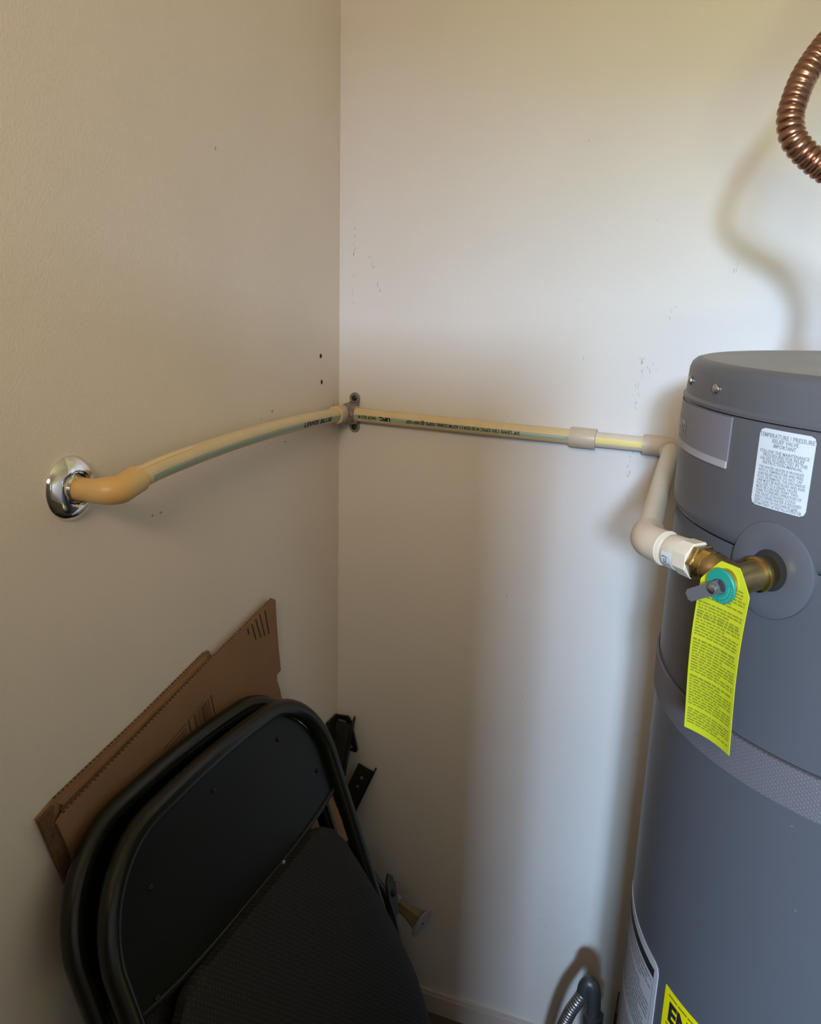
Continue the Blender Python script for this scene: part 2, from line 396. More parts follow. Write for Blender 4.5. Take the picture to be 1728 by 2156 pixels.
# lid
LR = .2570
MB().lathe([(1.2500, CR-.012), (1.2500, CR-.0025), (1.2508, CR+.0012), (1.2535, CR+.0014), (1.2560, LR), (1.278, LR-.0012), (1.283, LR-.003), (1.2864, LR-.0065),
            (1.2880, LR-.012)], (0, 0, 0), (0, 0, 1), 200, cap=False).build('lid', 'lid', tank)
MT['lidtop'] = mat('pale_lit_lid_top', (.25, .24, .235), .5, noise=.12, nscale=12)  # overhead light and wall reflection on the lid put into a paler colour
MB().lathe([(1.2880, LR-.012), (1.2883, LR-.022), (1.2876, LR-.028), (1.2876, .12), (1.2884, .117), (1.2884, 0.0001)], (0, 0, 0), (0, 0, 1), 200, cap=False).build('lid_top', 'lidtop', tank)['label'] = 'lid top painted paler for the light falling on it'
for a in (-152.4, -168.5, -90, -30):
    d = Vector((math.cos(A(a)), math.sin(A(a)), 0))
    s_ = MB().lathe([(0, .0042), (.001, .0042), (.0022, .0032), (.0028, .0012), (.0029, .0001)], d*(LR-.0004)+Vector((0, 0, 1.268)), d, 16).build('lid_screw', 'steel', tank)
# embossed ring around valve opening + dark opening
def onskin(R, ang, z):
    a = A(ang)
    def f(u, v, h=0): return Vector(((R+h)*math.cos(a+u/R), (R+h)*math.sin(a+u/R), z+v))
    return f
def disc_ring(surf, rings, seg=64, ey=1.0):
    vs = []; fs = []
    for (r, h) in rings:
        for k in range(seg):
            t = 2*PI*k/seg; vs.append(surf(r*math.cos(t), r*math.sin(t)*ey, h))
    for i in range(len(rings)-1):
        for k in range(seg):
            k2 = (k+1) % seg; fs.append((i*seg+k, i*seg+k2, (i+1)*seg+k2, (i+1)*seg+k))
    return vs, fs
sf = onskin(CR, -132.0, 1.1385)
v_, f_ = disc_ring(sf, [(.0165, -.004), (.0165, .0007), (.0172, .0011), (.0370, .0011), (.0378, .0008), (.0382, -.0002), (.0384, -.004)])
MB().add(v_, f_).build('valve_cover_ring', 'cover', tank)['label'] = 'smooth round grey cover ring around the valve opening'
v_, f_ = disc_ring(sf, [(.0167, .0006), (.008, .0006), (.00005, .0006)])
MB().add(v_, f_).build('valve_opening', 'dark', tank)['label'] = 'dark hole the brass valve screws into'
# badge at the left of the shroud
sc_ = cyl(CR)
def au(deg): return A(deg)*CR
v_, f_ = patch(sc_, au(-196), au(-145.2), 1.2125, 1.2485, 40, 1, -.001, .0012)
bd = MB().add(v_, f_).build('badge', 'plate', tank); bd['label'] = 'mauve grey name badge wrapped around the shroud'
v_, f_ = patch(sc_, au(-196), au(-145.4), 1.2065, 1.2125, 40, 1, -.001, .0016)
MB().add(v_, f_).build('badge_strip', 'plate_l', tank)['label'] = 'silver strip under the badge'
v_, f_ = text(sc_, 'Rheem', .030, au(-165.0), 1.2185, 'RIGHT', .0016, bold=.0006, fine=.012)
MB().add(v_, f_).build('badge_lettering', 'plate_l', bd, False)
# white warning sticker
def lab_surf(ang, z, tilt=0):
    b = onskin(CR, ang, z)
    return b
ws = lab_surf(-132.3, 1.2162)
WU, WV = .0247, .0300
v_, f_ = patch(ws, -WU, WU, -WV, WV, 12, 8, -.0005, .0005, .0045)
st = MB().add(v_, f_).build('warning_sticker', 'white', tank); st['label'] = 'white relief valve warning sticker with small grey print'
lines = [('TEMPERATURE / PRESSURE', .0046), ('RELIEF VALVE', .0044), ('IMPORTANT', .0040), ('', .002),
 ('FOLLOW THE MAINTENANCE', .0036), ('PROCEDURES FOR RELIEF', .0036), ('VALVES AS DIRECTED IN THE', .0036), ('INSTRUCTION MANUAL.', .0036), ('', .0008)]
v = WV-.0062; mbt = MB()
for s, z in lines:
    if s:
        a_, b_ = text(ws, s, z, 0, v, 'CENTER', .0008, sx=.90, bold=.00004); mbt.add(a_, b_)
    v -= z*.80
for s in ('THE WATER HEATER IS PROVIDED', 'WITH A TEMPERATURE AND PRES-', 'SURE RELIEF VALVE. DO NOT CAP', 'PLUG OR REMOVE. THE DISCHARGE', 'LINE MUST BE INSTALLED AND RUN', 'FULL SIZE TO A DRAIN. VALVES', 'MUST BE CHECKED EVERY TWO', 'YEARS TO ENSURE OPERATION OF', 'THE VALVE. SCALDING COULD', 'RESULT WHEN WATER IS RELEASED', 'KEEP CLEAR OF DISCHARGE LINE', 'FROM POINT OF INSTALLATION OR'):
    a_, b_ = text(ws, s, .0031, -WU+.0036, v, 'LEFT', .0008, sx=.85, bold=.00003); mbt.add(a_, b_); v -= .00262
a_, b_ = text(ws, 'AP 14-2', .0026, WU-.0035, -WV+.0022, 'RIGHT', .0008); mbt.add(a_, b_)
mbt.build('print', 'grey_ink', st, False)
# yellow efficiency label low on the front
es = cyl(TR)
def eu(deg): return A(deg)*TR
v_, f_ = patch(es, eu(-144.3), eu(-108), .40, .695, 24, 1, -.0005, .0006)
eg = MB().add(v_, f_).build('energy_label', 'guide', tank); eg['label'] = 'yellow energy label starting with bold black letters'
mbt = MB()
a_, b_ = text(es, 'ENERGY', .029, eu(-142.4), .6630, 'LEFT', .0009, bold=.0013, sx=.84, fine=.012); mbt.add(a_, b_)
mbt.build('heading', 'ink', eg, False)
mbt = MB()
for i, vv in enumerate((.6885, .6565, .6530, .6495, .6455, .642, .638)):
    a_, b_ = bars(es, eu(-142.8), eu(-142.8)+.075, vv, .0018, i, .0009, .05, .2, .02, 1 if i else .55); mbt.add(a_, b_)
tag(mbt.build('fine_print', 'guide_ink', eg, False), kind='stuff')
# tall grey paper label low on the left
v_, f_ = patch(es, eu(-178), eu(-147.6), .32, .700, 24, 4, -.0005, .0008, .009)
pl = MB().add(v_, f_).build('paper_label', 'paper', tank); pl['label'] = 'tall pale paper label with a black bar and small print'
v_, f_ = patch(es, eu(-176), eu(-149.2), .681, .6905, 24, 1, .0008, .0011)
MB().add(v_, f_).build('black_bar', 'ink', pl, False)
mbt = MB()
for i in range(62):
    vv = .674-i*.0053
    if i in (4, 16, 17, 30): continue
    a_, b_ = bars(es, eu(-176), eu(-150.0), vv, .0024, 100+i, .0011, .04, .16, .014, random.choice((1, 1, .93, .8)) ); mbt.add(a_, b_)
for u in (eu(-149.1), eu(-176.5)):
    mbt.add([es(u-.0003, .33, .0011), es(u+.0003, .33, .0011), es(u+.0003, .692, .0011), es(u-.0003, .692, .0011)], [(0, 1, 2, 3)])
mbt.build('print', 'paper_ink', pl, False)
# small tan scratches
for (a, z) in ((-136, .62), (-133, .60), (-128.5, .66), (-118, .87), (-121, .94)):
    mb = MB(); blot(mb, (Vector((math.cos(A(a))*TR, math.sin(A(a))*TR, z))), Vector((-math.sin(A(a)), math.cos(A(a)), 0)), Zv, Vector((math.cos(A(a)), math.sin(A(a)), 0)), .0013, .0005, a, .0003); mb.build('scratch', 'plate', tank, False)

# ------------------------------------------------------------------ relief valve
Hp = Vector((TX, TY, HZ))+nrm*CR
nv = (nrm*math.cos(A(6.5))-Vector((0, 0, 1))*math.sin(A(6.5))).normalized()
vz = empty('relief_valve', (0, 0, 0)); vz.location = Hp
tag(vz, 'brass temperature and pressure relief valve screwed into the water heater', 'valve')
MB().lathe([(-.004, .0105), (-.001, .0128), (.0045, .0130), (.0065, .0138), (.0085, .0138), (.0095, .0124), (.012, .0120), (.030, .0118), (.040, .0112), (.041, .0122), (.046, .0120), (.047, .008)], (0, 0, 0), nv, 40).build('body', 'brass', vz)
MB().lathe([(.0085, .0139), (.0095, .0141), (.0115, .0141), (.0120, .0128)], (0, 0, 0), nv, 40).build('collar', 'brass_b', vz)['label'] = 'bright turned brass collar'
ob = nv*.028
MB().lathe([(0, .0112), (.014, .0112), (.020, .0118), (.022, .0132), (.029, .0136), (.031, .0128)], ob, tng, 40).build('outlet', 'brass', vz)
MB().lathe([(.0310, .0118), (.0325, .0126), (.034, .0116), (.0355, .0126), (.037, .0116), (.0385, .0126), (.040, .0116)], ob, tng, 40).build('outlet_thread', 'brass_b', vz)
MB().lathe([(.0460, .0062), (.0465, .0136), (.0485, .0138), (.0490, .0134), (.0490, .0060)], (0, 0, 0), nv, 48).build('disc', 'green', vz)['label'] = 'green enamelled disc with fine raised print'
ds = MB()
e1 = Zv; e2 = nv.cross(Zv)
for k in range(40):
    if k in (0, 1, 19, 20): continue
    t = 2*PI*k/40
    for r0 in (.0084, .0112):
        a = nv*.0492+(e1*math.cos(t)+e2*math.sin(t))*r0; b = nv*.0492+(e1*math.cos(t)+e2*math.sin(t))*(r0+.0013)
        sd = (e2*math.cos(t)-e1*math.sin(t))*.0003
        ds.add([a-sd, a+sd, b+sd, b-sd], [(0, 1, 2, 3)])
ds.build('disc_print', 'green_l', vz, False)
MB().lathe([(.044, .0058), (.0510, .0058), (.0510, .0045)], (0, 0, 0), nv, 32, cap=True).build('hub', 'gap', vz)
MB().lathe([(.046, .0025), (.0550, .0025), (.0562, .0038), (.0580, .0038), (.059, .0022), (.0592, .0001)], (0, 0, 0), nv, 24).build('stem', 'steel', vz)['label'] = 'shiny steel stem'
# test lever: folded flat strip pointing down to the left
ld = (tng*.0260+nv*.006+Vector((0, 0, -.0155))).normalized()
ls = ld.cross(nv).normalized(); lnn = ld.cross(ls).normalized()
o_ = nv*.0535
lv = MB(); pr = []
lv.prism([o_+ls*.0042-ld*.003, o_-ls*.0042-ld*.003, o_-ls*.0040+ld*.0245, o_-ls*.0030+ld*.0262, o_+ls*.0030+ld*.0262, o_+ls*.0040+ld*.0245], lnn*.0012)
for sg in (-1, 1):
    lv.prism([o_+ls*.0042*sg-ld*.003, o_+ls*.0040*sg+ld*.0245, o_+ls*.0040*sg+ld*.0235-nv*.0042, o_+ls*.0042*sg-ld*.003-nv*.0045], ls*.0010*sg)
lv.build('lever', 'lever', vz, False)['label'] = 'grey folded metal test lever'

# ------------------------------------------------------------------ yellow tag hanging from the valve
tg = empty('warning_tag', (0, 0, 0))
tag(tg, 'long yellow plastic warning tag with fine print hanging from the brass valve', 'tag')
TW = .0240
tdir = Vector((.72, -.69, 0)).normalized(); tn = Vector((-.69, -.72, 0)).normalized()
TC = Vector((.6205, -.5965, 0))
ZT, ZB = 1.1480, 1.0010
def tsurf(u, v, h=0):   # v measured in z; slight curl
    k = (ZT-v)/(ZT-ZB)
    bow = .0035*math.sin(k*PI*1.2)+ .0035*(u/TW)**2*(.4+.6*k)
    return TC+tdir*u+tn*(h+bow+.007*(1-k)*(1-k)*0)+Vector((0, 0, v))
rows = []
vs = []; fs = []
nv = 26; nu = 8
def halfw(v):
    d = ZT-v
    if d < .018: return .0088+(TW-.0088)*(d/.018)**.9
    return TW
zs = [ZT-.018*i/8 for i in range(8)]+[ZT-.018-(ZT-.018-ZB)*i/nv for i in range(nv+1)]
for h in (-.0004, .0004):
    for z in zs:
        w = halfw(z)
        for i in range(nu+1): vs.append(tsurf(-w+2*w*i/nu, z, h))
J = len(zs); n = nu+1; B = J*n
for j in range(J-1):
    for i in range(nu):
        q = (j*n+i, j*n+i+1, (j+1)*n+i+1, (j+1)*n+i); fs.append(q); fs.append(tuple(x+B for x in reversed(q)))
ring = [i for i in range(n)]+[j*n+n-1 for j in range(1, J)]+[(J-1)*n+i for i in range(n-2, -1, -1)]+[j*n for j in range(J-2, 0, -1)]
for k in range(len(ring)):
    a, b = ring[k], ring[(k+1) % len(ring)]; fs.append((a, b, b+B, a+B))
MB().add(vs, fs).build('tag_plate', 'tagy', tg)
mbt = MB(); z = ZT-.0170; i = 0
while z > ZB+.004:
    blank = i in (7, 20, 33, 45)
    big = i in (12, 13, 21, 34)
    if not blank:
        a_, b_ = bars(tsurf, -TW+.0022, TW-.0022, z, .0013 if not big else .0018, 300+i, .0007, .04, .17, .022, 1 if i % 5 else .7)
        if z > ZT-.022: a_, b_ = bars(tsurf, -TW+.0052, TW-.0052, z, .0012, 300+i, .0007, .05, .2, .025)
        mbt.add(a_, b_)
    z -= .00243; i += 1
mbt.build('print', 'olive', tg, False)

# ------------------------------------------------------------------ discharge pipe assembly
PR = .0111; FR = .0146
pz = 1.147
pipe = empty('discharge_pipe', (0, 0, 0))
tag(pipe, 'cream plastic discharge pipe run along both walls from the valve to the chrome flange', 'pipe')
# left run, slightly bowed
Lp = Path([(.051, -.588, 1.1455), (.049, -.52, 1.1525), (.046, -.42, 1.1575), (.038, -.30, 1.1580), (.028, -.18, 1.1545), (.018, -.045, 1.1480)], 10, ref=(0, 0, 1))
MB().tube(Lp, PR, 24).build('pipe', 'cpvc', pipe)['label'] = 'bowed cream pipe with a teal stripe along the left wall'
# street elbow at the flange (90 degrees, out of the wall and turning to the corner)
el = [(-.004, -.607, 1.1405), (.012, -.607, 1.1410), (.030, -.607, 1.1415)]+[Vector((.0395, -.596, 1.1418))+Vector((math.sin(t)*.011, -math.cos(t)*.011, 0)) for t in [PI/2*k/6 for k in range(1, 6)]]
el = [Vector((-.004, -.607, 1.1410)), Vector((.034, -.607, 1.1415))]+[Vector((.034+.016*math.sin(t), -.591-.016*math.cos(t), 1.1420)) for t in [PI/2*k/8 for k in range(1, 9)]]+[Vector((.0500, -.566, 1.1478))]
def re(s):
    return .0118 if s < .030 else (.0142 if s > .052 else .0118+(.0142-.0118)*(s-.030)/.022)
e_ = Path(Path(el).resample(.0022), ref=(0, 0, 1)); 
MB().tube(e_, re, 28).build('elbow', 'cpvc_o', pipe)['label'] = 'yellowed orange elbow at the chrome flange'
MB().add(*patch(Lp.surf(PR, 0, .02, 1), 0, .095, -.0085, .0055, 30, 4, -.0002, .0005, .004)).build('glue_smear', 'glue', pipe)
# corner elbow
ce = Path([(.0185, -.052, 1.1480), (.0182, -.030, 1.1478)]+arc((.0282, -.0268, 1.1474), (-1, 0, 0), (0, 1, 0), .0095, 0, PI/2, 8)[1:]+[(.040, -.0175, 1.1470)], ref=(0, 0, 1))
MB().tube(Path(ce.resample(.002), ref=(0, 0, 1)), lambda s: .0138 if s < .006 else .0142, 28).build('elbow', 'fit', pipe)['label'] = 'tan elbow in the wall corner'
MB().lathe([(0, .0112), (0, .0145), (.003, .0148), (.004, .0140)], (.0187, -.0535, 1.1480), (0, 1, 0), 32).build('elbow_rim', 'cpvc', pipe)
# right run
Rp = Path([(.038, -.0175, 1.1470), (.415, -.0175, 1.1400)], 40, ref=(0, 0, 1))
MB().tube(Rp, PR, 24).build('pipe', 'cpvc', pipe)['label'] = 'cream pipe with black print along the right wall'
def cx_(x): return Vector((x, -.0175, 1.1470-.007*(x-.038)/.377))
cp0 = cx_(.391); cpd = (cx_(.5)-cx_(.3)).normalized()
MB().lathe([(-.0005, .0112), (0, .0146), (.001, .0150), (.0365, .0150), (.038, .0146), (.0385, .0112)], cp0, cpd, 36).build('coupling', 'fit', pipe)['label'] = 'tan coupling on the right wall pipe'
MB().tube(Path([cx_(.42), cx_(.512)], ref=(0, 0, 1)), PR, 24).build('pipe', 'cpvc_w', pipe)['label'] = 'short pale pipe with a yellow stripe'
# wall side elbow, pipe towards the viewer, valve elbow
El = Hp+ob+tng*.1035+Vector((0, 0, .002))
S1 = Vector((.5355, -.019, 1.1365))
MB().tube(Path([cx_(.497), cx_(.520)]+[Vector((.523+.0135*math.sin(t), -.0335+.0145*math.cos(t), 1.1372)) for t in [PI/2*k/8 for k in range(1, 9)]]+[(.5366, -.052, 1.1372)], ref=(0, 0, 1)), .0146, 28).build('elbow', 'fit', pipe)['label'] = 'tan elbow behind the water heater top'
dv = (El-S1).normalized()
MB().tube(Path([Vector((.5366, -.045, 1.1372)), El-dv*.018], ref=(0, 0, 1)), PR, 24).build('pipe', 'cpvc_w', pipe)['label'] = 'pale pipe coming forward from the wall'
# elbow at valve : from dv direction (towards camera) turning to -tng
a0 = El-dv*.0235; b0 = El-tng*.0225
pts = [a0, El-dv*.014]
for k in range(1, 8):
    t = k/8; p = (El-dv*.014)*(1-t)**2+(El+dv*.001+tng*.001)*2*t*(1-t)+(El-tng*.014)*t**2; pts.append(p)
pts += [El-tng*.014, b0]
MB().tube(Path(Path(pts).resample(.002), ref=(0, 0, 1)), .0147, 28).build('elbow', 'fit', pipe)['label'] = 'tan elbow beside the brass valve'
MB().lathe([(0, .0110), (.012, .0110)], El-tng*.0215, -tng, 28).build('pipe', 'cpvc_w', pipe)['label'] = 'short pale nipple beside the valve'
MB().lathe([(0, .0112), (.0002, .0150), (.0022, .0153), (.0030, .0148), (.0030, .0112)], El-tng*.0225, -tng, 36).build('elbow_rim', 'cpvc_w', pipe)
ad = El-tng*.0310
MB().lathe([(0, .0112), (.0003, .0138), (.0012, .0143), (.0150, .0146)], ad, -tng, 36).build('adapter', 'cpvc_w', pipe)['label'] = 'pale adapter with a white printed sticker'
MB().lathe([(.0150, .0147), (.0153, .0156), (.0290, .0160), (.0296, .0150)], ad, -tng, facets=8).build('adapter_nut', 'cpvc_w', pipe, False)
MB().lathe([(.0296, .0140), (.0300, .0150), (.0345, .0152), (.0350, .0140)], ad, -tng, facets=6).build('adapter_collar', 'brass', pipe, False)['label'] = 'brass insert of the adapter'
MB().lathe([(.0350, .0122), (.045, .0122)], ad, -tng, 30).build('adapter_thread', 'brass_b', pipe)
asf = Path([ad, ad-tng*.03], 6, ref=(0, 0, 1)).surf(.0144, 0, 0)
# adapter sticker, facing the camera side
an = 1.9*.0144
side = 1
for k_ in (1, -1):
    q = asf(.007, k_*an, 0)
    if (q-ad).dot(Vector((0, -1, 0))) > 0: side = k_
MB().add(*patch(asf, .0028, .0135, side*an-.0075, side*an+.0085, 4, 8, -.0002, .0004)).build('adapter_sticker', 'white', pipe)
mbt = MB()
def rect(s, u0, u1, v0, v1, h): return [s(u0, v0, h), s(u1, v0, h), s(u1, v1, h), s(u0, v1, h)], [(0, 1, 2, 3)]
for (a, b, c, d) in ((.0040, .0046, -.0040, .0040), (.0040, .0090, .0034, .0040), (.0040, .0075, -.0040, -.0034), (.0058, .0064, -.0020, .0018), (.0058, .0084, .0012, .0018), (.0078, .0084, -.0040, .0018), (.0096, .0102, -.0040, .0036), (.0100, .0120, .0030, .0036)):
    mbt.add(*rect(asf, a, b, side*an+c, side*an+d, .0007))
mbt.build('adapter_mark', 'ink', pipe, False)
# stripes and print
def stripe(P, r, ang, s0, s1, w, name, m):
    sf_ = P.surf(r, ang, 0); return MB().add(*patch(sf_, s0, s1, -w/2, w/2, 60, 2, -.0002, .00018)).build(name, m, pipe)
# which way round is the camera side?
def camside(P):
    p, t, a, b = P.at(P.L/2)
    return 1 if b.dot(Vector((.605, -1.228, 1.336))-p) > 0 else -1
cl = camside(Lp); crr = camside(Rp)
stripe(Lp, PR, cl*1.80, .034, Lp.L, .0068, 'stripe', 'teal')
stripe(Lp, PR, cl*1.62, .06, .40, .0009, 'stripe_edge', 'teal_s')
stripe(Rp, PR, crr*1.72, .0, Rp.L-.002, .0062, 'stripe', 'teal')
stripe(Rp, PR, crr*1.62, .24, Rp.L-.03, .0020, 'stripe_pale_line', 'teal_s')  # narrow paler teal line along the stripe
yp = Path([cx_(.43), cx_(.50)], 4, ref=(0, 0, 1)); stripe(yp, PR, camside(yp)*1.55, 0, yp.L, .0078, 'stripe', 'yel')
def tube_text(P, r, ang, s0, flip_u, flip_v, body, size, sx, bold=0):
    def f(u, v, h=0):
        p, t, a, b = P.at(s0+flip_u*u); th = ang+flip_v*v/r
        return p+(a*math.cos(th)+b*math.sin(th))*(r+h)
    return text(f, body, size, 0, -size*.36, 'LEFT', .00045, sx=sx, bold=bold, fine=.0018)
# left pipe reads left to right (path runs towards the corner); up = towards ang 0
MB().add(*tube_text(Lp, PR, cl*1.80, Lp.L-.150, 1, -cl, 'LEWIS BLUE', .0100, 1.95, .0003)).build('print', 'ink', pipe, False)
# right pipe print is upside down: starts at the right end
MB().add(*tube_text(Rp, PR, crr*1.72, .279, -1, crr, '3/4" LEWIS 1301 CPVC 4120 SDR11 ASTM D2846 100PSI @180F NSF', .0072, .88, .0002)).build('print', 'ink', pipe, False)
MB().add(*tube_text(Rp, PR, crr*1.72, .067, -1, crr, 'UPC.', .0080, 1.15, .0006)).build('print', 'ink', pipe, False)
MB().add(*tube_text(Rp, PR, crr*1.72, .042, -1, crr, '04:39 02/14/', .0074, .86, .0002)).build('print', 'ink', pipe, False)

# chrome flange
fl = empty('wall_flange', (0, -.607, 1.141))
tag(fl, 'round chrome escutcheon flange on the left wall around the pipe end', 'flange')
MB().lathe([(.0, .0330), (.0015, .0332), (.0040, .0318), (.0085, .0265), (.0110, .0215), (.0115, .0185), (.0090, .0165), (.0085, .0160)], (0, 0, 0), (1, 0, 0), 72, cap=False).build('flange_plate', 'chrome', fl)
MB().lathe([(.0055, .0175), (.0110, .0128), (.0105, .0120)], (0, 0, 0), (1, 0, 0), 48, cap=False).build('collar', 'chrome', fl)

# pipe strap
ps = empty('pipe_strap', (.0295, 0, 1.1473))
tag(ps, 'grey two-hole metal pipe strap screwed to the right wall at the corner', 'strap')
prof = []
pp = [(-.0295, .0), (-.0180, .0), (-.0150, .0015)]
yz = [(.0310, 0), (.0185, 0), (.0155, -.003)]
for k in range(0, 13):
    t = PI*.10+(PI-2*PI*.10)*k/12
    yz.append((math.cos(t)*.0150, -.0160-math.sin(t)*.0145))
yz += [(-.0155, -.003), (-.0185, 0), (-.0310, 0)]
vs = []; fs = []
for i, (z, y) in enumerate(yz):
    w = .0112 if 2 < i < len(yz)-3 else .0090
    if i in (0, len(yz)-1): w = .0050
    nx = .0018
    # local outward offset
    j0, j1 = max(i-1, 0), min(i+1, len(yz)-1)
    dz, dy = yz[j1][0]-yz[j0][0], yz[j1][1]-yz[j0][1]; l = math.hypot(dz, dy) or 1
    oz, oy = -dy/l*nx*-1, dz/l*nx
    for sx_ in (-1, 1):
        vs.append((sx_*w, y-.0002, z)); vs.append((sx_*w*.94, y+oy-.0002 if oy < 0 else y-oy, z-oz if False else z+(-dy/l)*nx*-1*(-1)))
for i in range(len(yz)-1):
    a = i*4; b = a+4
    fs += [(a, a+2, b+2, b), (a+1, b+1, b+3, a+3), (a, b, b+1, a+1), (a+2, a+3, b+3, b+2)]
fs += [(0, 1, 3, 2), (len(vs)-4, len(vs)-2, len(vs)-1, len(vs)-3)]
MB().add(vs, fs).build('strap_band', 'zinc', ps)
for z in (.0240, -.0240):
    sc2 = MB().lathe([(0, .0092), (.0022, .0090), (.0028, .0082)], (0, 0, z), (0, -1, 0), 24).build('strap_ear', 'zinc', ps)
    MB().lathe([(0.002, .0046), (.0038, .0046), (.0048, .0030), (.005, .0001)], (0, 0, z), (0, -1, 0), 18).build('strap_screw', 'screw', ps)

# ------------------------------------------------------------------ corrugated copper connector
cu_ = empty('copper_water_connector', (0, 0, 0))
tag(cu_, 'corrugated copper flexible connector curving down above the water heater', 'pipe')
cpt = [(.745, -.275, 1.76), (.710, -.300, 1.67), (.672, -.332, 1.598), (.653, -.346, 1.568), (.6425, -.355, 1.5515), (.6325, -.365, 1.531), (.6272, -.373, 1.510), (.6260, -.377, 1.496), (.6305, -.379, 1.480), (.6435, -.378, 1.4655), (.6640, -.375, 1.4510), (.6900, -.370, 1.4350), (.7100, -.366, 1.412), (.7200, -.365, 1.385), (.7200, -.365, 1.345)]
cpath = Path(Path(cpt, 8).resample(.0009))
MB().tube(cpath, lambda s: .0118-.0012*(1-abs(math.sin(PI*s/.0064)))**1.5*1.6, 28).build('corrugated_tube', 'copper', cu_)
MB().lathe([(0, .013), (.002, .0165), (.022, .0165), (.025, .0125)], (.72, -.365, 1.330), (0, 0, 1), facets=6).build('nut', 'brass', cu_, False)
nip = MB().lathe([(0, .0125), (.048, .0125)], (.72-TX, -.365-TY, 1.286), (0, 0, 1), 24).build('inlet_nipple', 'steel', tank)
MB().lathe([(-.012, .018), (0, .018), (.012, .014)], (.745, -.275, 1.765), (.3, .25, .9), 24).build('nut', 'brass', cu_)
wp = MB().tube(Path([(.748, -.272, 1.775), (.79, -.235, 1.90), (.80, -.20, 2.0), (.80, -.20, H_)], 8), .0111, 20).build('supply_pipe', 'copper')
tag(wp, 'straight copper supply pipe rising to the ceiling above the heater', 'pipe')

